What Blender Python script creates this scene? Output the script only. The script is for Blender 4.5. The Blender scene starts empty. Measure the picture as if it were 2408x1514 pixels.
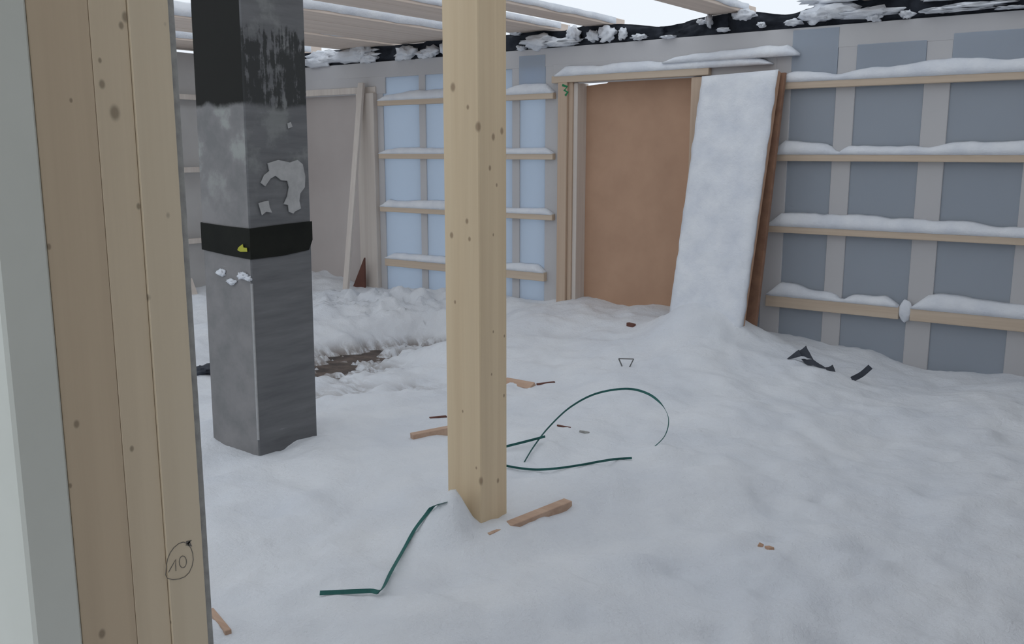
import bpy, bmesh, math, random
import numpy as np
from math import sin, cos, radians, pi
from mathutils import Vector, noise as mnoise

# ------------------------------------------------------------------ camera, sky, exposure
SC = bpy.context.scene
COL = SC.collection
CAMZ = 1.65
F, PITCH, YAW = 2190.0, radians(10.35), radians(37.04)
cam_d = bpy.data.cameras.new('camera')
cam = bpy.data.objects.new('camera', cam_d)
COL.objects.link(cam)
cam.location = (0, 0, CAMZ)
cam.rotation_euler = (radians(90) - PITCH, 0, YAW)
cam_d.sensor_fit = 'HORIZONTAL'
cam_d.sensor_width = 36.0
cam_d.lens = 36.0 * F / 2408.0
cam_d.clip_start = 0.02
SC.camera = cam

W = bpy.data.worlds.new('overcast_sky')
SC.world = W
W.use_nodes = True
bg = W.node_tree.nodes['Background']
bg.inputs['Color'].default_value = (0.87, 0.93, 1.0, 1)
bg.inputs['Strength'].default_value = 1.2
SC.view_settings.view_transform = 'Standard'
SC.view_settings.look = 'None'
SC.view_settings.exposure = -0.27
SC.view_settings.gamma = 1.0
SC.view_settings.use_curve_mapping = False

# ------------------------------------------------------------------ pixel -> world helpers (measuring only)
FW = np.array([-sin(YAW) * cos(PITCH), cos(YAW) * cos(PITCH), -sin(PITCH)])
RT = np.array([cos(YAW), sin(YAW), 0.0])
UP = np.cross(RT, FW)
C0 = np.array([0, 0, CAMZ])
def ray(x, y): return FW * F + RT * (x - 1204.0) - UP * (y - 757.0)
def onY(x, y, D): r = ray(x, y); return C0 + r * (D / r[1])
def onX(x, y, D): r = ray(x, y); return C0 + r * (D / r[0])
def onZ(x, y, Z): r = ray(x, y); return C0 + r * ((Z - CAMZ) / r[2])

# ------------------------------------------------------------------ numpy value noise
def _hash(i, j, s):
    n = (i.astype(np.int64) * 374761393 + j.astype(np.int64) * 668265263 + s * 974634777) & 0xffffffff
    n = ((n ^ (n >> 13)) * 1274126177) & 0xffffffff
    return ((n ^ (n >> 16)) & 0xffff) / 65535.0
def vnoise(x, y, s=0):
    i = np.floor(x); j = np.floor(y); u = x - i; v = y - j
    u = u * u * u * (u * (u * 6 - 15) + 10); v = v * v * v * (v * (v * 6 - 15) + 10)
    a = _hash(i, j, s); b = _hash(i + 1, j, s); c = _hash(i, j + 1, s); d = _hash(i + 1, j + 1, s)
    return (a + (b - a) * u) * (1 - v) + (c + (d - c) * u) * v - 0.5
def fbm(x, y, f, o=4, s=0, g=0.5):
    t = 0; a = 1.0
    for k in range(o):
        t = t + a * vnoise(x * f + 17.3 * k, y * f - 9.1 * k, s + k); f *= 2.03; a *= g
    return t

# ------------------------------------------------------------------ materials
def new_mat(name):
    m = bpy.data.materials.new(name); m.use_nodes = True
    nt = m.node_tree
    return m, nt, nt.nodes['Principled BSDF']
def N(nt, t, **kw):
    n = nt.nodes.new(t)
    for k, v in kw.items(): setattr(n, k, v)
    return n
def mapped(nt, scale, coord='Object'):
    tc = N(nt, 'ShaderNodeTexCoord'); mp = N(nt, 'ShaderNodeMapping')
    nt.links.new(tc.outputs[coord], mp.inputs['Vector']); mp.inputs['Scale'].default_value = scale
    return mp.outputs['Vector'], tc.outputs[coord]
def noise_tex(nt, vec, scale, detail=5, rough=0.55):
    n = N(nt, 'ShaderNodeTexNoise'); nt.links.new(vec, n.inputs['Vector'])
    n.inputs['Scale'].default_value = scale; n.inputs['Detail'].default_value = detail
    n.inputs['Roughness'].default_value = rough
    return n.outputs['Fac']
def ramp(nt, fac, stops):
    r = N(nt, 'ShaderNodeValToRGB'); nt.links.new(fac, r.inputs['Fac'])
    e = r.color_ramp.elements
    while len(e) < len(stops): e.new(0.5)
    for k, (p, c) in enumerate(stops): e[k].position = p; e[k].color = (*c, 1)
    return r.outputs['Color']
def mix(nt, fac, a, b, blend='MIX'):
    m = N(nt, 'ShaderNodeMix', data_type='RGBA', blend_type=blend)
    if hasattr(fac, 'is_linked'): nt.links.new(fac, m.inputs['Factor'])
    else: m.inputs['Factor'].default_value = fac
    for s, v in ((m.inputs['A'], a), (m.inputs['B'], b)):
        pass
    ia, ib = m.inputs[6], m.inputs[7]
    for i, v in ((ia, a), (ib, b)):
        if hasattr(v, 'is_linked'): nt.links.new(v, i)
        else: i.default_value = (*v, 1)
    return m.outputs[2]
def bump(nt, b, h, strength, dist):
    n = N(nt, 'ShaderNodeBump'); nt.links.new(h, n.inputs['Height'])
    n.inputs['Strength'].default_value = strength; n.inputs['Distance'].default_value = dist
    nt.links.new(n.outputs['Normal'], b.inputs['Normal'])
def math_n(nt, op, a, b=None):
    n = N(nt, 'ShaderNodeMath', operation=op)
    for i, v in enumerate((a, b)):
        if v is None: continue
        if hasattr(v, 'is_linked'): nt.links.new(v, n.inputs[i])
        else: n.inputs[i].default_value = v
    return n.outputs[0]
def mrange(nt, v, a, b, c=0.0, d=1.0):
    n = N(nt, 'ShaderNodeMapRange', interpolation_type='SMOOTHSTEP'); nt.links.new(v, n.inputs[0])
    for i, q in enumerate((a, b, c, d)): n.inputs[i + 1].default_value = q
    return n.outputs[0]
def sepz(nt, vec):
    s = N(nt, 'ShaderNodeSeparateXYZ'); nt.links.new(vec, s.inputs[0]); return s.outputs

def wood(name, light, dark, axis='Z', knots=(), knot_col=(0.10, 0.055, 0.03), rough=0.75, kstr=0.6):
    m, nt, b = new_mat(name)
    sc = {'X': (0.6, 22, 22), 'Y': (22, 0.6, 22), 'Z': (22, 22, 0.6)}[axis]
    v, raw = mapped(nt, sc)
    f1 = noise_tex(nt, v, 1.0, 6, 0.6)
    col = ramp(nt, f1, [(0.3, dark), (0.62, light)])
    v2, _ = mapped(nt, tuple(q * 0.25 for q in sc))
    f2 = noise_tex(nt, v2, 1.0, 2)
    col = mix(nt, mrange(nt, f2, 0.35, 0.75, 0, 0.35), col, tuple(0.8 * q for q in dark))
    k = None
    for (kx, ky, kz, r) in knots:
        s = N(nt, 'ShaderNodeVectorMath', operation='SUBTRACT'); nt.links.new(raw, s.inputs[0]); s.inputs[1].default_value = (kx, ky, kz)
        w = N(nt, 'ShaderNodeVectorMath', operation='MULTIPLY'); nt.links.new(s.outputs[0], w.inputs[0])
        w.inputs[1].default_value = {'X': (0.7, 1, 1), 'Y': (1, 0.7, 1), 'Z': (1, 1, 0.7)}[axis]
        l = N(nt, 'ShaderNodeVectorMath', operation='LENGTH'); nt.links.new(w.outputs[0], l.inputs[0])
        q = mrange(nt, l.outputs['Value'], r * 0.45, r * 1.25, 1.0, 0.0)
        k = q if k is None else math_n(nt, 'MAXIMUM', k, q)
    if k is not None:
        col = mix(nt, math_n(nt, 'MULTIPLY', k, kstr), col, knot_col)
    nt.links.new(col, b.inputs['Base Color']); b.inputs['Roughness'].default_value = rough
    bump(nt, b, f1, 0.15, 0.002)
    return m

def plain(name, c1, c2, scale=6, rough=0.8, bstr=0.2, bdist=0.004, bscale=None, transl=0.0, tcol=None):
    m, nt, b = new_mat(name)
    v, _ = mapped(nt, (1, 1, 1))
    f = noise_tex(nt, v, scale, 5)
    col = ramp(nt, f, [(0.32, c1), (0.68, c2)])
    nt.links.new(col, b.inputs['Base Color']); b.inputs['Roughness'].default_value = rough
    fb = noise_tex(nt, v, bscale or scale * 6, 5, 0.65)
    bump(nt, b, fb, bstr, bdist)
    if transl > 0:
        t = N(nt, 'ShaderNodeBsdfTranslucent'); t.inputs['Color'].default_value = (*(tcol or c2), 1)
        mx = N(nt, 'ShaderNodeMixShader'); mx.inputs[0].default_value = transl
        nt.links.new(b.outputs[0], mx.inputs[1]); nt.links.new(t.outputs[0], mx.inputs[2])
        nt.links.new(mx.outputs[0], nt.nodes['Material Output'].inputs['Surface'])
    return m

M = {}
M['snow'] = plain('snow', (0.69, 0.72, 0.77), (0.77, 0.79, 0.82), 2.2, 0.85, 0.35, 0.012, 16)
M['snow_packed'] = plain('snow_packed', (0.70, 0.73, 0.79), (0.84, 0.86, 0.89), 5, 0.85, 0.6, 0.012, 30)
M['pine'] = wood('pine', (0.66, 0.54, 0.42), (0.56, 0.44, 0.33), 'X')
M['pine_z'] = wood('pine_vertical', (0.62, 0.48, 0.36), (0.52, 0.38, 0.28), 'Z')
M['pine_pale'] = wood('pine_frosted', (0.70, 0.64, 0.58), (0.60, 0.53, 0.48), 'Z')
M['joist'] = wood('joist_timber', (0.78, 0.66, 0.57), (0.64, 0.53, 0.45), 'Y')
M['stud'] = plain('membrane_over_stud', (0.50, 0.49, 0.50), (0.55, 0.54, 0.54), 1.3, 0.7, 0.1, 0.003)
M['bay'] = plain('membrane_bay', (0.66, 0.70, 0.75), (0.73, 0.76, 0.80), 1.1, 0.6, 0.12, 0.006, 5, 0.6, (0.66, 0.74, 0.83))
M['fibre'] = plain('brown_fibreboard', (0.46, 0.285, 0.19), (0.53, 0.335, 0.225), 3, 0.85, 0.1, 0.001, 60)
M['fibre_dark'] = plain('dark_red_fibreboard', (0.12, 0.05, 0.037), (0.16, 0.065, 0.047), 8, 0.85)
M['grey_board'] = plain('grey_brown_sheet', (0.46, 0.41, 0.39), (0.54, 0.49, 0.465), 1.0, 0.8, 0.1, 0.002)
M['gyps'] = plain('grey_sheathing', (0.30, 0.30, 0.29), (0.42, 0.42, 0.40), 60, 0.9)
M['felt'] = plain('black_roofing_felt', (0.02, 0.025, 0.036), (0.05, 0.058, 0.078), 9, 0.7, 0.5, 0.01, 20)
M['strap'] = plain('green_plastic_strap', (0.015, 0.10, 0.09), (0.02, 0.13, 0.115), 40, 0.75, 0.1, 0.0005)
M['floor'] = plain('muddy_subfloor', (0.05, 0.04, 0.035), (0.16, 0.12, 0.10), 9, 0.8, 0.4, 0.01)
M['ground'] = plain('outdoor_snow', (0.78, 0.82, 0.86), (0.85, 0.88, 0.9), 1, 0.9)
M['band'] = plain('black_band', (0.010, 0.012, 0.009), (0.022, 0.024, 0.017), 6, 0.6)
M['plaster'] = plain('light_plaster', (0.36, 0.36, 0.36), (0.46, 0.46, 0.46), 18, 0.9)
M['yellow'] = plain('yellow_paint', (0.40, 0.40, 0.03), (0.5, 0.5, 0.05), 30, 0.6)
M['greenpaint'] = plain('green_spray', (0.0, 0.16, 0.05), (0.01, 0.22, 0.08), 60, 0.6)
M['pencil'] = plain('pencil', (0.13, 0.12, 0.10), (0.19, 0.17, 0.15), 200, 0.7)
M['wallside'] = plain('side_wall_board', (0.46, 0.45, 0.44), (0.54, 0.53, 0.52), 1.5, 0.85)
M['edge_light'] = plain('corner_edge', (0.34, 0.34, 0.34), (0.42, 0.42, 0.42), 30, 0.8)
M['wire'] = plain('grey_wire', (0.12, 0.12, 0.12), (0.18, 0.18, 0.18), 30, 0.5)

def chimney_mat(z0):
    """grey render with a tarred black top, streaked where the tar is rubbed off the +X face"""
    m, nt, b = new_mat('chimney_render')
    v, raw = mapped(nt, (1, 1, 1))
    geo = N(nt, 'ShaderNodeNewGeometry')
    nx = sepz(nt, geo.outputs['Normal'])[0]
    z = sepz(nt, raw)[2]
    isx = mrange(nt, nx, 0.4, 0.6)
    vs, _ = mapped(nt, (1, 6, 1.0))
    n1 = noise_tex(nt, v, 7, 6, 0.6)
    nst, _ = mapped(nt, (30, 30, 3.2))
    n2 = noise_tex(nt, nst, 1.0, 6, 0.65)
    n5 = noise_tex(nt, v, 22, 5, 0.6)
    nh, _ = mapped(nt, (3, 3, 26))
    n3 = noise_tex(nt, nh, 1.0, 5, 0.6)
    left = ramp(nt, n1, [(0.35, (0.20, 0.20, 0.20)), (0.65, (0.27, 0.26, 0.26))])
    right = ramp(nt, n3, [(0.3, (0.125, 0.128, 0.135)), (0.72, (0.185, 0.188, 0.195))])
    base = mix(nt, isx, left, right)  # left face coloured lighter than right to stand in for the fall of light
    # pale rubbed patches between the tar and the black band
    mz = math_n(nt, 'MULTIPLY', mrange(nt, z, z0['mid'] - 0.35, z0['mid'] - 0.05), mrange(nt, n1, 0.5, 0.66))
    base = mix(nt, math_n(nt, 'MULTIPLY', mz, math_n(nt, 'SUBTRACT', 0.75, math_n(nt, 'MULTIPLY', isx, 0.45))), base, (0.36, 0.38, 0.36))
    # pale horizontal scratches
    sc = math_n(nt, 'MULTIPLY', mrange(nt, n3, 0.68, 0.76), mrange(nt, n1, 0.48, 0.6))
    base = mix(nt, math_n(nt, 'MULTIPLY', sc, 0.5), base, (0.45, 0.45, 0.46))
    # tar
    wob = math_n(nt, 'MULTIPLY', math_n(nt, 'SUBTRACT', n1, 0.5), 0.10)
    tz = math_n(nt, 'ADD', z, wob)
    tar = mrange(nt, tz, z0['tar'] - 0.015, z0['tar'] + 0.015)
    rubn = math_n(nt, 'ADD', math_n(nt, 'MULTIPLY', n2, 0.6), math_n(nt, 'MULTIPLY', n5, 0.4))
    rub = mrange(nt, math_n(nt, 'ADD', rubn, mrange(nt, z, z0['top'] - 0.28, z0['top'] + 0.05, 0, 0.4)), 0.50, 0.585)
    tar = math_n(nt, 'MULTIPLY', tar, math_n(nt, 'SUBTRACT', 1.0, math_n(nt, 'MULTIPLY', rub, isx)))
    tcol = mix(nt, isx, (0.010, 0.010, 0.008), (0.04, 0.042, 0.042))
    base = mix(nt, tar, base, tcol)
    nt.links.new(base, b.inputs['Base Color']); b.inputs['Roughness'].default_value = 0.85
    bump(nt, b, n1, 0.3, 0.006)
    return m

def snow_cover_mat():
    """snow with brown slush where it was trodden down to the subfloor"""
    m, nt, b = new_mat('snow_cover')
    v, raw = mapped(nt, (1, 1, 1))
    col = ramp(nt, noise_tex(nt, v, 2.2, 5), [(0.32, (0.69, 0.72, 0.77)), (0.68, (0.77, 0.79, 0.82))])
    z = sepz(nt, raw)[2]
    vs, _ = mapped(nt, (1.0, 3.0, 1.0))
    d = noise_tex(nt, vs, 6, 6, 0.65)
    low = math_n(nt, 'MULTIPLY', mrange(nt, z, 0.0, 0.12, 1.0, 0.0), mrange(nt, d, 0.36, 0.58))
    col = mix(nt, math_n(nt, 'MULTIPLY', low, 0.85), col, (0.20, 0.16, 0.135))
    nt.links.new(col, b.inputs['Base Color']); b.inputs['Roughness'].default_value = 0.85
    f1 = noise_tex(nt, v, 16, 5, 0.65)
    f2 = noise_tex(nt, v, 70, 4, 0.6)
    bump(nt, b, math_n(nt, 'ADD', f1, math_n(nt, 'MULTIPLY', f2, 0.35)), 0.65, 0.016)
    return m
M['snow_cover'] = snow_cover_mat()

# ------------------------------------------------------------------ mesh helpers
def tag(o, label=None, cat=None, group=None, kind=None):
    for k, v in (('label', label), ('category', cat), ('group', group), ('kind', kind)):
        if v: o[k] = v
    return o
def wloc(o):
    l = Vector((0, 0, 0))
    while o: l += o.location; o = o.parent
    return l
def link(name, me, mat, parent=None, origin=None, smooth=False):
    """mesh given in world coordinates; its origin goes to its base"""
    n = len(me.vertices); a = np.empty(n * 3); me.vertices.foreach_get('co', a); a = a.reshape(-1, 3)
    if origin is None:
        mn, mx = a.min(0), a.max(0); origin = ((mn[0] + mx[0]) / 2, (mn[1] + mx[1]) / 2, mn[2])
    a = a - np.array(origin); me.vertices.foreach_set('co', a.ravel()); me.update()
    if smooth: me.polygons.foreach_set('use_smooth', [True] * len(me.polygons))
    o = bpy.data.objects.new(name, me); COL.objects.link(o)
    me.materials.append(M[mat] if isinstance(mat, str) else mat)
    if parent:
        o.parent = parent; o.location = Vector(origin) - wloc(parent)
    else: o.location = origin
    return o
def empty(name, loc):
    o = bpy.data.objects.new(name, None); COL.objects.link(o); o.location = loc; o.empty_display_size = 0.1
    return o
def from_bm(name, bm, mat, parent=None, smooth=False, origin=None):
    bmesh.ops.recalc_face_normals(bm, faces=bm.faces)
    me = bpy.data.meshes.new(name); bm.to_mesh(me); bm.free()
    return link(name, me, mat, parent, origin, smooth)
HEX = [(0, 1, 2, 3), (4, 7, 6, 5), (0, 4, 5, 1), (1, 5, 6, 2), (2, 6, 7, 3), (3, 7, 4, 0)]
def hexa(name, v8, mat, parent=None, bev=0.003, origin=None):
    bm = bmesh.new(); vs = [bm.verts.new(tuple(p)) for p in v8]
    for f in HEX: bm.faces.new([vs[i] for i in f])
    if bev: bmesh.ops.bevel(bm, geom=bm.edges[:], offset=bev, segments=1, affect='EDGES')
    return from_bm(name, bm, mat, parent, origin=origin)
def box(name, x0, x1, y0, y1, z0, z1, mat, parent=None, bev=0.003):
    return hexa(name, [(x0, y0, z0), (x1, y0, z0), (x1, y1, z0), (x0, y1, z0), (x0, y0, z1), (x1, y0, z1), (x1, y1, z1), (x0, y1, z1)], mat, parent, bev)
def beam(name, p0, p1, wdir, w, t, mat, parent=None, bev=0.002):
    p0, p1 = Vector(p0), Vector(p1); d = (p1 - p0).normalized(); wd = Vector(wdir); wd = (wd - wd.dot(d) * d).normalized(); td = d.cross(wd)
    a = wd * (w / 2); b = td * (t / 2)
    return hexa(name, [p0 - a - b, p0 + a - b, p0 + a + b, p0 - a + b, p1 - a - b, p1 + a - b, p1 + a + b, p1 - a + b], mat, parent, bev)
def prism(name, poly, nrm, t, mat, parent=None):
    """flat outline (list of points) given thickness t along -nrm"""
    bm = bmesh.new(); nrm = Vector(nrm)
    a = [bm.verts.new(tuple(p)) for p in poly]; b = [bm.verts.new(tuple(Vector(p) - nrm * t)) for p in poly]
    n = len(a); bm.faces.new(a); bm.faces.new(b[::-1])
    for i in range(n): bm.faces.new((a[i], b[i], b[(i + 1) % n], a[(i + 1) % n]))
    return from_bm(name, bm, mat, parent)
def blob(name, c, r, seed, mat='snow_packed', parent=None, amp=0.35, sub=3, freq=1.6):
    bm = bmesh.new(); bmesh.ops.create_icosphere(bm, subdivisions=sub, radius=1.0)
    for v in bm.verts:
        p = v.co.copy(); k = 1 + amp * mnoise.fractal(p * freq + Vector((seed * 7.3, seed * 3.1, 0)), 0.6, 2.0, 4)
        v.co = Vector((c[0] + p.x * r[0] * k, c[1] + p.y * r[1] * k, c[2] + p.z * r[2] * k))
    return from_bm(name, bm, mat, parent, True)
def ribbon(name, pts, w, wdirs, mat, parent=None, t=0.0012, sub=8):
    """thin strap through pts (Catmull-Rom) with width directions wdirs"""
    P = [Vector(p) for p in pts]; Wd = [Vector(q) for q in wdirs]
    Q, V = [], []
    for i in range(len(P) - 1):
        a, b, c, d = P[max(i - 1, 0)], P[i], P[i + 1], P[min(i + 2, len(P) - 1)]
        for k in range(sub):
            u = k / sub
            Q.append(0.5 * ((2 * b) + (c - a) * u + (2 * a - 5 * b + 4 * c - d) * u * u + (3 * b - a - 3 * c + d) * u ** 3))
            V.append(Wd[i].lerp(Wd[i + 1], u))
    Q.append(P[-1]); V.append(Wd[-1])
    bm = bmesh.new(); rows = []
    for i, q in enumerate(Q):
        d = (Q[min(i + 1, len(Q) - 1)] - Q[max(i - 1, 0)]).normalized()
        wv = (V[i] - V[i].dot(d) * d).normalized(); nv = d.cross(wv)
        rows.append([bm.verts.new(q + wv * (sx * w / 2) + nv * (sz * t / 2)) for sx, sz in ((-1, -1), (1, -1), (1, 1), (-1, 1))])
    for a, b in zip(rows, rows[1:]):
        for k in range(4): bm.faces.new((a[k], a[(k + 1) % 4], b[(k + 1) % 4], b[k]))
    bm.faces.new(rows[0]); bm.faces.new(rows[-1][::-1])
    return from_bm(name, bm, mat, parent)
def ledge(name, x0, x1, yf, yb, z, h, seed, parent=None, gaps=()):
    """ridge of snow lying on a batten from x0 to x1"""
    n = max(8, int((x1 - x0) / 0.03)); bm = bmesh.new(); rows = []
    xs = np.linspace(x0, x1, n)
    nz = fbm(xs, xs * 0 + seed, 2.3, 4, seed)
    for x, q in zip(xs, nz):
        hh = h * max(0.25, 1 + 0.75 * q)
        for gx, gw in gaps: hh *= 1 - 0.8 * math.exp(-((x - gx) / gw) ** 2)
        e = min(1, min(x - x0, x1 - x) / 0.10 + 0.15); hh *= e
        prof = [(yb, z - 0.004), (yf - 0.004, z - 0.004), (yf - 0.012, z + hh * 0.35), (yf + 0.004, z + hh * 0.8), (yf + (yb - yf) * 0.45, z + hh), (yb, z + hh * 1.12)]
        rows.append([bm.verts.new((x, y + 0.006 * mnoise.noise(Vector((x * 14, k * 3.0, seed))), zz)) for k, (y, zz) in enumerate(prof)])
    m = len(rows[0])
    for a, b in zip(rows, rows[1:]):
        for k in range(m): bm.faces.new((a[k], b[k], b[(k + 1) % m], a[(k + 1) % m]))
    bm.faces.new(rows[0]); bm.faces.new(rows[-1][::-1])
    return from_bm(name, bm, 'snow_packed', parent, True)

# ------------------------------------------------------------------ snow relief
WY = 6.6
def bump2(x, y, cx, cy, sx, sy, a, rot=0.0):
    dx, dy = x - cx, y - cy; c, s = cos(rot), sin(rot)
    return a * np.exp(-((c * dx + s * dy) / sx) ** 2 - ((-s * dx + c * dy) / sy) ** 2)
def H(x, y):
    x = np.asarray(x, float); y = np.asarray(y, float)
    far = np.clip((y - 4.6) / 2.0, 0, 1); far = far * far * (3 - 2 * far)
    wallh = np.interp(x, [-9, -7.6, -6.7, -6.03, -4.81, -4.31, -3.46, -3.0, -2.51, -1.97, -1.4, -0.9, 1.5], [.33, .36, .30, .30, .37, .42, .38, .36, .33, .25, .20, .24, .25])
    h = 0.24 * (1 - far) + wallh * far
    h = h + 0.075 * fbm(x, y, 0.9, 3, 3) + 0.045 * fbm(x, y, 3.1, 4, 11)
    # drift at the foot of the leaning board
    h = h + bump2(x, y, -2.88, 6.0, 0.36, 0.30, 0.20) + bump2(x, y, -2.75, 5.6, 0.75, 0.7, 0.10)
    # mound in front of the post, foreground swell
    h = h + bump2(x, y, -2.115, 2.475, 0.06, 0.06, 0.115) + bump2(x, y, -2.155, 2.47, 0.05, 0.05, 0.05) + bump2(x, y, -2.21, 2.49, 0.09, 0.09, 0.09) + bump2(x, y, -2.05, 2.66, 0.16, 0.16, 0.03)
    h = h + bump2(x, y, -1.55, 2.05, 0.55, 0.6, 0.05) + bump2(x, y, -1.95, 3.75, 0.13, 0.12, 0.07)
    # trampled hollow with the subfloor showing
    tm = bump2(x, y, -5.35, 5.05, 0.85, 0.42, 1.0, 1.17) + 0.7 * bump2(x, y, -4.9, 4.5, 0.5, 0.25, 1.0, 0.9) + 0.9 * bump2(x, y, -5.15, 5.65, 0.4, 0.25, 1.0, 0.4)
    tm = np.clip(tm * 1.2, 0, 1)
    rough = fbm(x, y, 4.0, 5, 29, 0.62)
    h = h - bump2(x, y, -4.5, 4.1, 0.8, 0.65, 0.15, 0.7)
    h = h * (1 - tm) + tm * (-0.032 + 0.16 * fbm(x * 0.75 + y * 0.66, (y * 0.75 - x * 0.66) * 2.2, 2.6, 5, 41, 0.68))
    h = h + bump2(x, y, -4.2, 4.4, 0.8, 0.6, 1.0, 0.8) * 0.05 * rough
    # churned lumps behind the hollow
    lump = bump2(x, y, -6.0, 5.95, 0.9, 0.45, 1.0, 0.3)
    h = h + lump * (0.07 + 0.20 * rough)
    # footprints, dents
    for px, py, sx, sy, a in DENTS:
        h = h + bump2(x, y, px, py, sx, sy, -a)
    h = h + 0.018 * fbm(x, y, 10.0, 3, 53) + bump2(x, y, -2.14, 2.47, 0.12, 0.12, 1.0) * 0.05 * fbm(x, y, 12.0, 2, 71)
    return h
DENTS = []
for (px, py, a, s) in [(1690, 1470, .05, .05), (1985, 1490, .08, .06), (2150, 1190, .035, .08), (1935, 1165, .05, .04), (1825, 1255, .045, .04), (2185, 1150, .03, .05), (1660, 1100, .03, .05), (640, 1180, .03, .09), (820, 1170, .025, .1), (850, 1260, .03, .08), (1720, 1230, .03, .05), (2050, 1290, .03, .07), (1820, 1380, .03, .06), (1600, 1330, .03, .07), (640, 1340, .02, .09)]:
    w = onZ(px, py, 0.25); DENTS.append((w[0], w[1], s, s, a))
def hz(x, y): return float(H(x, y))
def on_snow(px, py, lift=0.0):
    """first point where the sight line meets the snow, raised by lift"""
    r = ray(px, py); r = r / np.linalg.norm(r)
    t = np.arange(1.2, 9.5, 0.01)
    p = C0[None] + t[:, None] * r[None]
    below = np.nonzero(p[:, 2] <= H(p[:, 0], p[:, 1]) + lift)[0]
    q = p[below[0]] if len(below) else p[-1]
    return Vector((q[0], q[1], q[2]))

# ------------------------------------------------------------------ structure: ground, floor, snow
def sheet(name, x0, x1, y0, y1, z, t, mat): return box(name, x0, x1, y0, y1, z - t, z, mat, None, 0)
tag(sheet('ground', -45, 40, -40, 45, -0.12, 0.1, 'ground'), 'snow covered ground outside the timber walls', 'ground', kind='structure')
tag(sheet('floor', -8.4, 2.2, -2.5, 6.85, 0.0, 0.1, 'floor'), 'dark muddy subfloor showing through trampled snow', 'floor', kind='structure')

def snow_field():
    xs = np.arange(-8.3, 1.8, 0.026); ys = np.arange(-2.4, 6.76, 0.026)
    X, Y = np.meshgrid(xs, ys); Z = H(X, Y)
    Z = np.maximum(Z, -0.03)
    nx, ny = len(xs), len(ys)
    co = np.stack([X, Y, Z], -1).reshape(-1, 3)
    idx = np.arange(nx * ny).reshape(ny, nx)
    q = np.stack([idx[:-1, :-1], idx[:-1, 1:], idx[1:, 1:], idx[1:, :-1]], -1).reshape(-1, 4)
    me = bpy.data.meshes.new('snow_cover'); me.from_pydata(co.tolist(), [], q.tolist())
    o = link('snow_cover', me, 'snow_cover', None, (-3.2, 2.2, 0.0), True)
    tag(o, 'deep uneven white snow drifted over the whole floor', 'snow', kind='stuff')
snow_field()

# ------------------------------------------------------------------ structure: back wall
zr = lambda z: z + CAMZ
wb = empty('wall_back', (-3.3, WY, 0)); tag(wb, 'far timber frame wall with membrane bays, battens and snow', 'wall', kind='structure')
# top plate strip and sole plate
box('top_plate', -8.2, 1.6, WY - 0.002, WY + 0.12, zr(0.70), zr(0.85), 'stud', wb)
box('membrane_strip', -4.55, -2.62, WY - 0.004, WY + 0.02, zr(0.55), zr(0.715), 'stud', wb)
box('membrane_strip', -8.2, -6.5, WY - 0.004, WY + 0.02, zr(0.55), zr(0.715), 'stud', wb)
# studs (seen through the membrane)
right_studs = [(-2.66, -2.51), (-2.19, -2.06), (-1.62, -1.46), (-1.0, -0.87), (-0.42, -0.28), (0.16, 0.30), (0.75, 0.88), (1.34, 1.6)]
left_studs = [(-6.62, -6.54), (-6.07, -5.99), (-5.52, -5.44), (-4.98, -4.90), (-4.63, -4.46)]
for a, b in right_studs + left_studs:
    box('stud', a, b, WY, WY + 0.10, 0.0, zr(0.72), 'stud', wb)
def bays(st, tops):
    for k in range(len(st) - 1):
        box('membrane_panel', st[k][1] - 0.003, st[k + 1][0] + 0.003, WY + 0.010, WY + 0.016, 0.0, zr(tops[k]), 'bay', wb, 0)
bays(right_studs, [0.83, 0.70, 0.72, 0.72, 0.72, 0.72, 0.72])
bays(left_studs, [0.71, 0.71, 0.71, 0.71])
# bay running up over the plate beside the door and beside the post
box('membrane_panel', -2.51, -2.19, WY - 0.006, WY - 0.003, zr(0.46), zr(0.835), 'bay', wb, 0)
box('membrane_panel', -4.90, -4.63, WY - 0.006, WY - 0.003, zr(0.46), zr(0.80), 'bay', wb, 0)
box('membrane_panel', -2.06, -1.62, WY - 0.006, WY - 0.003, zr(0.46), zr(0.71), 'bay', wb, 0)
box('membrane_panel', -1.46, -1.0, WY - 0.006, WY - 0.003, zr(0.46), zr(0.74), 'bay', wb, 0)
box('membrane_panel', -3.19, -2.64, WY + 0.010, WY + 0.016, 0.0, zr(0.72), 'bay', wb, 0)
# unseen board added behind the right-hand bays to block outdoor light
box('light_block_board', -3.2, 1.6, WY + 0.10, WY + 0.112, 0.0, zr(0.85), 'gyps', wb, 0)
# battens with snow ridges
def batten(x0, x1, zb, h, seed, snow_h, gaps=()):
    o = box('batten', x0, x1, WY - 0.048, WY, zr(zb), zr(zb) + h, 'pine', wb)
    ledge('snow_ridge', x0 + 0.005, x1 - 0.005, WY - 0.048, WY + 0.008, zr(zb) + h, snow_h, seed, o, gaps)
for k, (zb, h, sh) in enumerate([(0.435, 0.05, 0.075), (-0.065, 0.05, 0.07), (-0.575, 0.05, 0.075)]):
    batten(-2.62, 1.5, zb, h, 3 + k, sh, [(-2.14, 0.04)] if k == 1 else ())
    batten(-6.57, -4.52, zb, h, 13 + k, 0.055)
batten(-2.60, -1.66, -1.12, 0.085, 7, 0.075, [(-2.05, .05)]); batten(-1.585, 1.5, -1.12, 0.085, 8, 0.075)
batten(-6.52, -4.60, -1.105, 0.075, 17, 0.05)
blob('snow_plug', (-1.62, WY - 0.03, zr(-1.06)), (0.042, 0.03, 0.075), 5, 'snow_packed', wb, 0.12)

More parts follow.
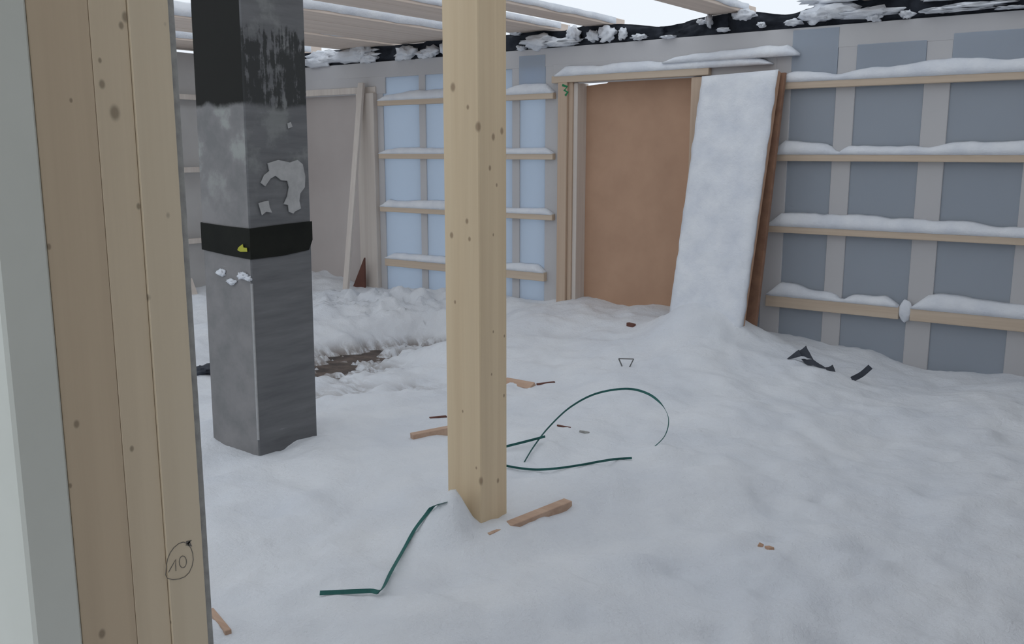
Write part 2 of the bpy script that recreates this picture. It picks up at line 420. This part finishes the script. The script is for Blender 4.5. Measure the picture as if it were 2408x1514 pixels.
# door opening closed with a brown fibreboard sheet
d1 = empty('door_1', (-3.78, WY, 0)); tag(d1, 'doorway closed with a plain brown fibreboard sheet', 'doorway', kind='structure')
box('jamb', -4.465, -4.375, WY - 0.055, WY + 0.12, 0.0, zr(0.56), 'pine_z', d1)
o_j = box('jamb', -4.375, -4.335, WY - 0.03, WY + 0.14, 0.0, zr(0.56), 'pine_z', d1)
box('jamb_lining', -4.335, -4.295, WY - 0.015, WY + 0.15, 0.0, zr(0.555), 'pine_pale', d1)
box('jamb', -3.265, -3.175, WY - 0.04, WY + 0.12, 0.0, zr(0.55), 'pine_z', d1)
hd = box('header', -4.53, -3.12, WY - 0.055, WY + 0.12, zr(0.56), zr(0.615), 'pine', d1)
ledge('snow_ridge', -4.5, -2.64, WY - 0.055, WY + 0.0, zr(0.615), 0.055, 23, hd)
ledge('snow_ridge', -3.5, -2.45, WY - 0.065, WY + 0.0, zr(0.665), 0.06, 24, hd)
prism('fibreboard_sheet', [(-4.34, WY + 0.121, 0), (-3.2, WY + 0.121, 0), (-3.2, WY + 0.121, zr(0.60)), (-4.02, WY + 0.121, zr(0.60)), (-4.10, WY + 0.121, zr(0.552)), (-4.34, WY + 0.121, zr(0.535))], (0, -1, 0), 0.012, 'fibre', d1)
# sprayed green mark on the jamb
def mark(name, pts, w, X=None, Yp=None, mat='pencil', parent=None):
    P = [onX(*p, X) if X is not None else onY(*p, Yp) for p in pts]
    n = (1, 0, 0) if X is not None else (0, -1, 0)
    bm = bmesh.new(); t = 0.0004
    nv = Vector(n); rows = []
    P = [Vector(p) for p in P]
    for i, p in enumerate(P):
        d = (P[min(i + 1, len(P) - 1)] - P[max(i - 1, 0)]).normalized(); s = d.cross(nv).normalized() * (w / 2)
        rows.append([bm.verts.new(p - s), bm.verts.new(p + s), bm.verts.new(p + s + nv * t), bm.verts.new(p - s + nv * t)])
    for a, b in zip(rows, rows[1:]):
        for k in range(4): bm.faces.new((a[k], a[(k + 1) % 4], b[(k + 1) % 4], b[k]))
    bm.faces.new(rows[0]); bm.faces.new(rows[-1][::-1])
    return from_bm(name, bm, mat, parent)
mark('spray_mark', [(1322, 200), (1334, 204), (1327, 212), (1335, 217), (1329, 225)], 0.02, Yp=WY - 0.0556, mat='greenpaint', parent=d1)

# second doorway: grey sheet, frosted jamb
d2 = empty('door_2', (-7.3, WY, 0)); tag(d2, 'dim doorway closed with a grey brown sheet', 'doorway', kind='structure')
box('sheet_panel', -8.05, -6.86, WY + 0.05, WY + 0.062, 0.0, zr(0.58), 'grey_board', d2, 0)
box('jamb', -6.86, -6.62, WY - 0.05, WY + 0.1, 0.0, zr(0.56), 'pine_pale', d2)
box('jamb', -8.15, -8.05, WY - 0.02, WY + 0.1, 0.0, zr(0.56), 'pine_pale', d2)
box('header', -8.15, -6.62, WY - 0.02, WY + 0.1, zr(0.56), zr(0.62), 'pine_pale', d2)

# side wall on the left
wl = empty('wall_left', (-8.31, 2.2, 0)); tag(wl, 'grey boarded side wall behind the chimney', 'wall', kind='structure')
box('wall_board', -8.42, -8.2, 5.25, WY + 0.12, 0.0, zr(0.95), 'wallside', wl, 0)
box('wall_board', -8.42, -8.2, -2.3, 2.7, 0.0, zr(0.95), 'wallside', wl, 0)
box('light_opening_head', -8.42, -8.2, 2.7, 5.25, zr(0.6), zr(0.95), 'wallside', wl, 0)  # hidden opening below is added to let daylight in on the left
for y in (0.6, 1.8, 2.64, 5.26, 6.0): box('stud', -8.2, -8.15, y, y + 0.06, 0.0, zr(0.95), 'pine_pale', wl)
for z in (0.5, -0.2, -0.9): box('batten', -8.15, -8.11, 5.3, WY, zr(z), zr(z) + 0.05, 'pine_pale', wl)

# wall outside the picture, added to hold back light from the right
for nm, a in (('added_wall_right', (1.85, 2.0, -2.4, WY + 0.12)),):
    tag(box(nm, *a, 0.0, zr(0.95), 'stud', None, 0), {'added_wall_right': 'added wall on the right, out of the picture, holding back light', 'wall_front': 'membrane covered wall behind the viewer'}[nm], 'wall', kind='structure')

# ------------------------------------------------------------------ roofing felt and snow along the wall head
def felt():
    root = empty('roofing_felt', (-3.3, WY + 0.03, zr(0.85)))
    tag(root, 'torn black roofing felt along the wall head, clogged with snow', 'roofing felt')
    segs = [(-8.1, -7.0), (-7.0, -6.2), (-6.2, -5.2), (-5.2, -4.3), (-4.3, -3.55), (-3.55, -3.0), (-3.0, -2.3), (-2.3, -1.5), (-1.5, -0.6), (-0.6, 0.5), (0.5, 1.6)]
    for s, (a, b) in enumerate(segs):
        n = int((b - a + 0.03) / 0.025); m = 8; bm = bmesh.new(); rows = []
        for i in range(n + 1):
            x = a - 0.015 + (b - a + 0.03) * i / n; col = []
            top = 0.15 + 0.03 * mnoise.noise(Vector((x * 3, 4, 0)))
            top -= 0.05 * math.exp(-((x + 3.55) / 0.22) ** 2) + 0.04 * math.exp(-((x + 2.6) / 0.15) ** 2)
            if x > -2.3: top += 0.10
            for j in range(m + 1):
                v = j / m
                y = WY + 0.02 + 0.035 * mnoise.fractal(Vector((x * 6, v * 2.2, s * 3.7)), 0.6, 2.0, 4) + 0.01 * (s % 2)
                col.append(bm.verts.new((x, y, zr(0.845) + top * v)))
            rows.append(col)
        for p, q in zip(rows, rows[1:]):
            for j in range(m): bm.faces.new((p[j], q[j], q[j + 1], p[j + 1]))
        bmesh.ops.solidify(bm, geom=bm.faces[:], thickness=0.004)
        from_bm('felt_sheet', bm, 'felt', root, True)
    # snow packed on it: pixel boxes measured on the wall plane
    clumps = [(720, 790, 128, 158, 0), (780, 880, 112, 150, 0), (850, 885, 122, 150, 0), (935, 978, 108, 142, 0), (1000, 1030, 108, 135, 0),
              (1040, 1060, 95, 130, 0), (1236, 1300, 82, 118, 1), (1280, 1362, 88, 112, 1), (1336, 1362, 62, 100, 0), (1384, 1408, 72, 98, 0), (1414, 1446, 62, 98, 0),
              (1458, 1476, 66, 92, 0), (1664, 1674, 34, 64, 0), (1690, 1716, 64, 76, 0), (1728, 1776, 22, 50, 0), (1895, 2010, 4, 50, 1), (1975, 2110, 14, 47, 1), (1890, 1960, 20, 56, 0),
              (2165, 2250, 16, 34, 1), (2210, 2370, 0, 26, 1), (2200, 2330, 14, 32, 0), (2350, 2420, 12, 24, 1), (1895, 2060, -25, 15, 1), (2180, 2420, -30, 6, 1),
              (725, 800, 118, 148, 0), (830, 870, 108, 140, 0), (985, 1012, 118, 138, 0), (1205, 1225, 70, 84, 0), (1222, 1236, 108, 120, 0), (1490, 1520, 80, 95, 0), (1560, 1590, 82, 92, 0), (1645, 1660, 46, 58, 0), (1786, 1800, 52, 66, 0), (1850, 1885, 44, 62, 0), (2120, 2150, 24, 44, 0), (2040, 2075, 28, 52, 0)]
    for k, (x0, x1, y0, y1, e) in enumerate(clumps):
        a = onY(x0, y1, WY); b = onY(x1, y0, WY); c = (a + b) / 2
        blob('snow_clump', (c[0], WY - 0.01, c[2]), (abs(b[0] - a[0]) * 0.55, 0.05 + 0.02 * e, abs(b[2] - a[2]) * 0.52), k, 'snow_packed', root, 0.55, 3, 2.1)
felt()

# ------------------------------------------------------------------ roof joists
def joists():
    root = empty('ceiling', (-3.3, 2.2, zr(0.99))); tag(root, 'open roof of brown timbers with frosted edges and sky gaps', 'roof', kind='structure')
    J = [(-8.4, -7.66), (-7.12, -6.42), (-6.30, -5.38), (-4.98, -4.55), (-4.24, -4.02), (-3.16, -2.90), (-2.05, -1.80), (-0.95, -0.70), (0.15, 0.40), (1.25, 1.50)]  # last four lie out of view, put in for the light
    for k, (a, b) in enumerate(J):
        d = 0.06 if k > 2 else 0.11
        wide = b - a > 0.35
        o = box('joist', b - 0.14 if wide else a, b, -2.4, WY + 0.25, zr(0.995), zr(0.995) + d, 'joist', root)
        if wide:    # loose cover boards beside the joist, stopping short out of view to admit light
            n = max(1, round((b - 0.14 - a) / 0.2)); w = (b - 0.14 - a) / n
            for i in range(n):
                box('cover_board', a + i * w, a + (i + 1) * w - 0.004, 4.35 + 0.12 * ((i * 7 + k * 3) % 4) / 4, WY + 0.25, zr(0.995) + 0.002 * (i % 2), zr(0.995) + 0.04, 'joist', root)
        # frost along the side
        n = 90; bm = bmesh.new(); rows = []
        for i in range(n + 1):
            y = -2.3 + (WY + 2.4) * i / n
            lo = 0.018 + 0.012 * mnoise.noise(Vector((k, y * 4, 0))); up = d * 1.05 + 0.012 * mnoise.noise(Vector((k + 5, y * 9, 0)))
            th = 0.008 + 0.004 * mnoise.noise(Vector((k, y * 7, 3)))
            z = zr(0.995)
            rows.append([bm.verts.new(p) for p in ((b - .002, y, z + lo), (b + th, y, z + lo), (b + th, y, z + up), (b - .03, y, z + up + 0.012), (b - .03, y, z + d - .002), (b - .002, y, z + d - .002))])
        for p, q in zip(rows, rows[1:]):
            for j in range(6): bm.faces.new((p[j], q[j], q[(j + 1) % 6], p[(j + 1) % 6]))
        bm.faces.new(rows[0]); bm.faces.new(rows[-1][::-1])
        from_bm('frost', bm, 'snow_packed', o, True)
    for k in range(4):  # unseen boards added above the joists to cut light on the right
        box('light_cut_board', 0.0 + k * 0.47, 0.0 + k * 0.47 + 0.455, -2.4, WY + 0.25, zr(0.995) + 0.13, zr(0.995) + 0.155, 'joist', root, 0)
joists()

# ------------------------------------------------------------------ chimney
def chimney():
    x0, x1, y0, y1 = -3.86, -3.50, 2.65, 3.01
    top = 2.72
    def sh(x, y, z): return (x + 0.012 * z / 2.0, y + 0.008 * z / 2.0, z)   # the stack leans a little
    root = empty('chimney', ((x0 + x1) / 2, (y0 + y1) / 2, 0)); tag(root, 'square grey rendered chimney stack, tarred black at the top, with black band', 'chimney')
    zt = onX(640, 248, x1)[2]; zb0 = onX(660, 600, x1)[2]; zb1 = onX(660, 525, x1)[2]
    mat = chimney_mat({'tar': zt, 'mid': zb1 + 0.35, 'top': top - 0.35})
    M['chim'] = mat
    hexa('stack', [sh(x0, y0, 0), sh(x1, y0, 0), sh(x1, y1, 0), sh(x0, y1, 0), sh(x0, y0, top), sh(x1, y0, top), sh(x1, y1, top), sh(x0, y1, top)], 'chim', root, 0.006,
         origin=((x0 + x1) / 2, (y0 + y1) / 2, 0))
    e = 0.004
    bm = bmesh.new(); rows = []
    for (px, py, dz) in ((x0, y0, 0.010), (x1, y0, -0.006), (x1, y1 - 0.03, 0.012), (x1, y1 - 0.012, 0.03)):
        pass
    bandpts = [(x0 - e, y1), (x0 - e, y0 - e), ((x0 + x1) / 2, y0 - e - .001), (x1 + e, y0 - e), (x1 + e + .001, (y0 + y1) / 2), (x1 + e, y1 - 0.02), (x1 + e, y1 + e)]
    lo = [0.02, 0.02, 0.006, -0.004, -0.002, 0.012, 0.06]; hi = [0.0, 0.0, -0.008, -0.012, -0.004, 0.0, 0.0]
    for (px, py), l, h_ in zip(bandpts, lo, hi):
        rows.append([bm.verts.new(sh(px, py, zb0 + l)), bm.verts.new(sh(px, py, zb1 + h_))])
    for a, b in zip(rows, rows[1:]): bm.faces.new((a[0], b[0], b[1], a[1]))
    bmesh.ops.solidify(bm, geom=bm.faces[:], thickness=-0.003)
    from_bm('black_band', bm, 'band', root)
    prism('yellow_spot', [onY(*p, y0 - e - .004) for p in ((558, 588), (560, 582), (570, 574), (572, 582), (580, 583), (581, 592), (565, 592))], (0, -1, 0), 0.002, 'yellow', root)
    def patch(name, pts, mat='plaster', face='x', t=0.005):
        X = x1 + 0.012 + 0.006
        P = [onX(*p, X) if face == 'x' else onY(*p, y0 - 0.002) for p in pts]
        prism(name, P, (1, 0, 0) if face == 'x' else (0, -1, 0), t, mat, root)
    patch('plaster_patch', [(614, 430), (622, 412), (634, 402), (630, 384), (655, 376), (682, 382), (700, 376), (712, 386), (718, 415), (717, 440), (706, 455), (704, 472), (708, 490), (694, 497), (690, 502), (680, 498), (678, 482), (668, 480), (676, 462), (680, 440), (676, 425), (662, 424), (648, 413), (636, 420), (624, 438)])
    patch('plaster_patch', [(608, 478), (620, 474), (632, 472), (634, 486), (640, 500), (626, 498), (616, 506), (612, 492)], t=0.002)
    patch('plaster_patch', [(676, 290), (684, 287), (688, 298), (678, 302)], t=0.002)
    # pale corner bead below the band
    za = onX(590, 1040, x1)[2]; zc = onX(583, 668, x1)[2]
    hexa('corner_bead', [sh(x1 - 0.009, y0 - .003, za), sh(x1 + .003, y0 - .003, za), sh(x1 + .003, y0 + .004, za), sh(x1 - .009, y0 + .004, za),
                         sh(x1 - .009, y0 - .003, zc), sh(x1 + .003, y0 - .003, zc), sh(x1 + .003, y0 + .004, zc), sh(x1 - .009, y0 + .004, zc)], 'edge_light', root, 0.001)
    for k, (px, py, rx, rz) in enumerate([(570, 648, .035, .018), (545, 662, .04, .012), (520, 640, .03, .016), (585, 655, .02, .012)]):
        c = onY(px, py, y0); blob('snow_clump', (c[0], y0 - 0.002, c[2]), (rx, 0.012, rz), 40 + k, 'snow_packed', root, 0.5)
chimney()

# ------------------------------------------------------------------ timber post in the middle
PXL, PXR, PYN, PYF = -2.245, -2.08, 2.565, 2.725
def post():
    ks = []
    kn = [(1065, 205, 11), (1100, 252, 6), (1124, 298, 12), (1160, 322, 9), (1180, 308, 9), (1152, 395, 7), (1168, 435, 5), (1062, 553, 8), (1098, 520, 7), (1104, 562, 6), (1160, 552, 4),
          (1132, 1132, 12), (1171, 1130, 7), (1070, 710, 5), (1186, 790, 4), (1160, 780, 4), (1185, 930, 5), (1088, 967, 4), (1120, 1100, 4), (1156, 880, 4)]
    for (px, py, r) in kn:
        p = onY(px, py, PYN) if px < 1137 else onX(px, py, PXR)
        if px >= 1137: p[0] = PXR
        ks.append((p[0] - (PXL + PXR) / 2, p[1] - (PYN + PYF) / 2, p[2], r * 2.4 / F))
    M['post'] = wood('post_pine', (0.80, 0.64, 0.43), (0.70, 0.54, 0.35), 'Z', ks, (0.16, 0.08, 0.04))
    o = hexa('timber_post', [(PXL, PYN, 0), (PXR, PYN, 0), (PXR, PYF, 0), (PXL, PYF, 0), (PXL, PYN, 2.645), (PXR, PYN, 2.645), (PXR, PYF, 2.645), (PXL, PYF, 2.645)], 'post', None, 0.004,
             origin=((PXL + PXR) / 2, (PYN + PYF) / 2, 0))
    tag(o, 'pale knotty square pine post standing in snow in the centre', 'post')
post()

# ------------------------------------------------------------------ partition end in the left foreground
def partition():
    X = -1.10
    root = empty('partition_end', (-1.6, 0.64, 0)); tag(root, 'near end of a partition wall of stacked pine studs at the left edge', 'partition wall')
    ys = [onX(60, 0, X)[1], onX(206, 0, X)[1], onX(297, 0, X)[1], onX(392, 0, X)[1], onX(410, 0, X)[1]]
    off = [0.0, 0.0, 0.003]
    kk = [[(265, 1490, 0, 0)], [], []]
    def K(pts, ya, yb):
        out = []
        for (px, py, r) in pts:
            p = onX(px, py, X); out.append((X - (X - 0.16 + X) / 2, p[1] - (ya + yb) / 2, p[2], r * 0.8 / F))
        return out
    kn = [[(115, 580, 8), (180, 997, 11), (105, 1058, 13), (165, 1142, 7), (240, 1490, 14), (167, 236, 6)],
          [(240, 198, 12), (270, 265, 20), (295, 40, 14), (285, 60, 10), (326, 485, 9), (310, 1055, 9), (235, 142, 7)],
          [(392, 506, 11), (348, 699, 10), (347, 978, 12), (388, 1102, 5), (403, 1462, 6), (339, 410, 6), (385, 57, 9), (325, 97, 5)]]
    cols = [((0.58, 0.46, 0.32), (0.50, 0.39, 0.27)), ((0.68, 0.56, 0.40), (0.58, 0.47, 0.33)), ((0.70, 0.59, 0.43), (0.63, 0.52, 0.37))]
    for k in range(3):
        a, b = ys[k], ys[k + 1]
        M['pb%d' % k] = wood('partition_pine_%d' % k, cols[k][0], cols[k][1], 'Z', K(kn[k], a, b), (0.12, 0.085, 0.05))
        o = hexa('stud_board', [(X - 0.16, a + .0003, 0), (X + off[k], a + .0003, 0), (X + off[k], b - .0003, 0), (X - 0.16, b - .0003, 0), (X - 0.16, a + .0003, 2.64), (X + off[k], a + .0003, 2.64), (X + off[k], b - .0003, 2.64), (X - 0.16, b - .0003, 2.64)],
                 'pb%d' % k, root, 0.0008, origin=((X - 0.16 + X) / 2, (a + b) / 2, 0))
        if k == 2:
            z2 = lambda p: (p[0] / 2.945, 1000 + p[1] / 2.945)
            Xm = X + off[2] + 0.0002
            circ = [(1300, 818), (1268, 808), (1238, 818), (1205, 845), (1178, 882), (1160, 925), (1152, 970), (1146, 1035), (1158, 1058), (1195, 1068), (1240, 1064), (1280, 1048), (1310, 1018), (1330, 975), (1338, 930), (1334, 885), (1322, 850), (1300, 822)]
            mark('pencil_circle', [z2(p) for p in circ], 0.0009, X=Xm, parent=o)
            mark('pencil_digit_one', [z2(p) for p in ((1166, 1018), (1192, 972), (1217, 928), (1216, 970), (1218, 1008))], 0.0009, X=Xm, parent=o)
            mark('pencil_digit_zero', [z2((1266 + 25 * cos(t), 945 + 41 * sin(t))) for t in np.linspace(0, 2 * pi, 17)], 0.0009, X=Xm, parent=o)
            mark('pencil_smudge', [z2(p) for p in ((1290, 812), (1318, 800), (1294, 826), (1322, 834), (1304, 808))], 0.0045, X=Xm, parent=o)
    # grey sheathing on the far side, pale foil on the near side
    box('sheathing', -2.3, X - 0.004, ys[3], ys[4] + 0.002, 0.0, 2.64, 'gyps', root, 0.001)
    box('membrane_face', -2.3, X + 0.002, ys[0] - 0.06, ys[0], 0.0, 2.64, 'foil', root, 0.004)
    box('core_stud', -2.3, X - 0.165, ys[0] + .001, ys[3] - .001, 0.0, 2.64, 'pine_z', root, 0.002)
M['foil'] = plain('pale_membrane', (0.58, 0.59, 0.53), (0.66, 0.67, 0.61), 2.5, 0.6, 0.1, 0.003)
partition()

# ------------------------------------------------------------------ boards leaning by the doorway
def leaning():
    TL, TR = Vector((-3.13, 6.475, zr(0.545))), Vector((-2.545, 6.43, zr(0.56)))
    BL, BR = Vector((-3.13, 6.06, zr(-1.24))), Vector((-2.545, 5.99, zr(-1.20)))
    dn = (BL - TL).normalized()
    BL += dn * 0.28; BR += dn * 0.28
    nrm = (TR - TL).cross(dn).normalized()
    if nrm.y > 0: nrm = -nrm
    back = -nrm * 0.055
    root = empty('leaning_board', ((BL + BR) / 2)); tag(root, 'wide board leaning on the wall beside the doorway, its face caked in snow', 'board')
    hexa('board', [BL, BR, BR + back, BL + back, TL, TR, TR + back, TL + back], 'fibre', root, 0.003)
    # snow caked on the face
    nu, nv = 26, 80; bm = bmesh.new(); g = []
    for j in range(nv + 1):
        v = j / nv; row = []
        for i in range(nu + 1):
            u = i / nu
            p = TL.lerp(TR, u).lerp(BL.lerp(BR, u), v)
            ed = min(u, 1 - u, v * 2.5) ; th = 0.004 + 0.022 * min(1, ed / 0.06)
            th += 0.012 * mnoise.fractal(Vector((u * 5, v * 14, 1.7)), 0.7, 2.0, 4) * min(1, ed / 0.06)
            th += 0.10 * max(0, (v - 0.80) / 0.2) ** 2
            off = (TR - TL).normalized() * (0.010 * mnoise.noise(Vector((v * 22, i * 0.2, 5))) + (0.004 if u > .5 else -0.006)) * (1 if u in (0, 1) else 0)
            row.append(bm.verts.new(p + nrm * max(th, 0.003) + off))
        g.append(row)
    for j in range(nv):
        for i in range(nu): bm.faces.new((g[j][i], g[j][i + 1], g[j + 1][i + 1], g[j + 1][i]))
    r = bmesh.ops.extrude_face_region(bm, geom=bm.faces[:])
    vs = [e for e in r['geom'] if isinstance(e, bmesh.types.BMVert)]
    for vtx in vs:
        d = (vtx.co - TL).dot(nrm); vtx.co -= nrm * (d + 0.001)
    from_bm('snow_coating', bm, 'snow_packed', root, True)
    # second board behind it
    T2L, T2R = Vector((-3.0, 6.50, zr(0.53))), Vector((-2.52, 6.50, zr(0.545)))
    B2L, B2R = Vector((-3.0, 6.19, zr(-1.45))), Vector((-2.53, 6.17, zr(-1.45)))
    b2 = Vector((0, 0.04, 0))
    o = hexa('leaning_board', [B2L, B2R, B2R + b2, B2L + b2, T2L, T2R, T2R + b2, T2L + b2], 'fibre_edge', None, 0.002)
    tag(o, 'bare brown board edge showing behind the snow caked leaning board', 'board')
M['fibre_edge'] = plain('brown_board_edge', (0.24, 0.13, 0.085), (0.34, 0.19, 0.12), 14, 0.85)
leaning()

# narrow frosted plank leaning at the second doorway, dark offcut at its foot
o = beam('leaning_plank', onY(812, 700, 6.25), onY(850, 195, 6.53), (1, 0, 0), 0.07, 0.03, 'pine_pale')
tag(o, 'narrow frosted plank leaning at the dim grey doorway', 'plank')
p = [onY(*q, 6.46) for q in ((856, 606), (858, 700), (820, 700))]
o = prism('dark_wedge', p, (0, -1, 0), 0.02, 'fibre_dark'); tag(o, 'dark red brown triangular offcut beside the frosted plank foot', 'wedge')  # dark triangle set in the gap between plank and jamb
# pale plank and dark scrap glimpsed left of the chimney
o = beam('leaning_plank', onX(480, 790, -7.4), onX(432, 655, -8.08), (0, 1, 0), 0.16, 0.03, 'pine_pale'); tag(o, 'snowy plank tilted against the side wall left of the chimney', 'plank')
c = on_snow(478, 878); o = blob('felt_scrap', (c.x, c.y, c.z + 0.02), (0.07, 0.07, 0.035), 77, 'felt', None, 0.6); tag(o, 'small black scrap in the snow just left of the chimney', 'felt scrap')

# ------------------------------------------------------------------ green strapping
UPV = (0, 0, 1)
def strap_on(pix, lift): return [on_snow(x, y, lift) for x, y in pix]
pts = strap_on([(1052, 1180), (1030, 1186), (1016, 1193), (1000, 1212), (975, 1245), (950, 1290), (920, 1343), (896, 1388), (870, 1389), (820, 1391), (752, 1394)], 0.016)
o = ribbon('strapping_band', pts, 0.015, [(0.85, 0.45, 0.3)] * 7 + [(0.5, 0.7, 0.6)] + [(-0.2, 0.7, 0.7)] * (len(pts) - 8), 'strap', sub=5)
tag(o, 'green plastic strapping bent at an angle on the snow left of the post', 'strap', 'green strapping')
b = strap_on([(1190, 1095), (1225, 1101), (1265, 1104), (1310, 1101), (1360, 1094), (1410, 1085), (1450, 1079), (1486, 1077)], 0.012)
o = ribbon('strapping_band', b, 0.012, [(0.2, -0.3, 1)] * len(b), 'strap'); tag(o, 'green strap lying low from the post into the snow under the loop', 'strap', 'green strapping')
# the loop rises out of the snow: heights above the floor chosen along it
loop = [((1232, 1088), .0), ((1255, 1050), .03), ((1290, 1005), .07), ((1340, 958), .12), ((1400, 926), .17), ((1470, 914), .20), ((1520, 924), .20), ((1555, 950), .17), ((1572, 985), .12), ((1563, 1025), .06), ((1532, 1056), -.01)]
P0 = on_snow(1232, 1088); P1 = on_snow(1532, 1056); L = []
for k, (q, dz) in enumerate(loop):
    u = k / (len(loop) - 1); base = P0.z * (1 - u) + P1.z * u
    L.append(Vector(onZ(q[0], q[1], base + dz)))
fwv = Vector(FW)
wd = [Vector((0.2, -0.3, 1)) if k < 6 else Vector((0.1, 0, 1)).lerp(fwv, min(1, (k - 5) / 2.5) * 0.93) for k in range(len(L))]
o = ribbon('strapping_band', L, 0.012, wd, 'strap'); tag(o, 'green strap standing in a high open loop above the snow', 'strap', 'green strapping')
s = [on_snow(1188, 1050, .02), on_snow(1240, 1037, .03), Vector(onZ(1282, 1026, L[2].z - 0.012))]
o = ribbon('strapping_band', s, 0.014, [(0.2, -0.3, 1)] * 3, 'strap'); tag(o, 'short straight green strap between post and the loop crossing', 'strap', 'green strapping')

# ------------------------------------------------------------------ scraps in the snow
def lath(px0, px1, w, t, lift0, lift1, label, mat='pine', wdir=UPV):
    a = on_snow(*px0, lift0); b_ = on_snow(*px1, lift1)
    o = beam('wood_lath', a, b_, wdir, w, t, mat); tag(o, label, 'wood scrap', 'wood scraps in the snow'); return o
M['lath'] = wood('lath_wood', (0.60, 0.42, 0.31), (0.46, 0.30, 0.21), 'X')
lath((1142, 1262), (1336, 1184), 0.035, 0.045, -0.02, 0.004, 'pinkish lath half buried in snow right of the post foot', 'lath')
lath((968, 1030), (1060, 1012), 0.045, 0.04, 0.004, 0.012, 'pinkish lath end sticking out of snow left of the post', 'lath')
lath((1190, 902), (1255, 914), 0.06, 0.06, -0.006, -0.014, 'wood scrap in the snow behind the post, on its right', 'lath', (0.3, 0.6, .4))
lath((1262, 905), (1305, 900), 0.02, 0.018, 0.0, -0.004, 'thin dark stick beyond the wood scrap behind the post', 'fibre_dark')
lath((1010, 985), (1050, 981), 0.02, 0.018, -0.003, 0.002, 'thin brown stick above the lath end left of the post', 'fibre_dark')
lath((1782, 1282), (1793, 1288), 0.022, 0.02, 0.001, -0.003, 'left one of two tiny brown chips in the right foreground', 'fibre')
lath((1804, 1290), (1815, 1294), 0.022, 0.02, -0.002, 0.002, 'right one of two tiny brown chips in the right foreground', 'fibre')
lath((1476, 764), (1492, 768), 0.04, 0.03, 0.005, 0.0, 'tiny reddish scrap in snow below the brown doorway sheet', 'fibre_dark')
lath((1310, 1000), (1342, 1006), 0.009, 0.009, 0.004, -0.001, 'dark twig inside the green strap loop', 'fibre_dark')
lath((1362, 1016), (1386, 1020), 0.02, 0.014, 0.001, -0.004, 'small grey chip inside the green strap loop, right of the twig', 'gyps')
lath((496, 1448), (538, 1500), 0.05, 0.02, -0.012, -0.004, 'beige chip in the snow at the partition foot', 'lath')
# wire clip poking from the snow
q = [on_snow(1453, 862), ]
A = Vector(onY(1455, 843, on_snow(1470, 862).y)); B = Vector(onY(1490, 844, on_snow(1470, 862).y)); Cc = Vector(onY(1480, 864, A.y)); Dd = Vector(onY(1464, 864, A.y))
bm = bmesh.new()
root = empty('wire_clip', (Cc + Dd) / 2); tag(root, 'thin bent wire clip sticking out of snow in front of the leaning board', 'wire clip')
bm.free()
for a, b_ in ((A, B), (B, Cc), (A, Dd)): beam('wire', a, b_, (0, 1, 0.2), 0.006, 0.006, 'wire', root, 0)

# black felt scraps by the right wall
def felt_scrap():
    y0 = on_snow(1890, 858).y + 0.07
    root = empty('felt_scrap', on_snow(1890, 858)); tag(root, 'crumpled black felt scrap peaking out of the snow by the right wall', 'felt scrap')
    def V(px, py, dy=0.0): return Vector(onY(px, py, y0 + dy))
    def tri(name, pts, t=0.006): prism(name, pts, (0, -1, 0), t, 'felt', root)
    # folded peak: two sloping flaps meeting at a ridge
    def quad(name, a, b_, c_, d_=None):
        bm = bmesh.new(); vs = [bm.verts.new(v) for v in ([a, b_, c_] + ([d_] if d_ else []))]; bm.faces.new(vs)
        bmesh.ops.subdivide_edges(bm, edges=bm.edges[:], cuts=3, use_grid_fill=True)
        for v in bm.verts: v.co += Vector((0, 0.012, 0.008)) * mnoise.noise(v.co * 25)
        bmesh.ops.solidify(bm, geom=bm.faces[:], thickness=0.004); from_bm(name, bm, 'felt', root)
    quad('felt_flap', V(1848, 847, -.05), V(1880, 822, -.01), V(1884, 838, -.06), V(1864, 842, -.06))
    quad('felt_flap', V(1866, 836, .0), V(1896, 813, .03), V(1912, 846, -.02), V(1884, 838, -.04))
    quad('felt_flap', V(1884, 845, -.03), V(1912, 846, -.02), V(1944, 868, -.04), V(1900, 858, -.05))
    quad('felt_flap', V(1940, 866, -.03), V(1958, 858, .0), V(1967, 878, -.03), V(1944, 874, -.05))
    r2 = tag(empty('felt_scrap', on_snow(2020, 885)), 'thin bent strip of black felt right of the crumpled felt scrap', 'felt scrap')
    a, b_, c_ = Vector(onY(2003, 892, y0 - .08)), Vector(onY(2026, 880, y0 - .05)), Vector(onY(2047, 862, y0 - .02))
    ribbon('felt_strip', [a, b_, c_], 0.035, [(0, .3, 1)] * 3, 'felt', r2, 0.005)
felt_scrap()
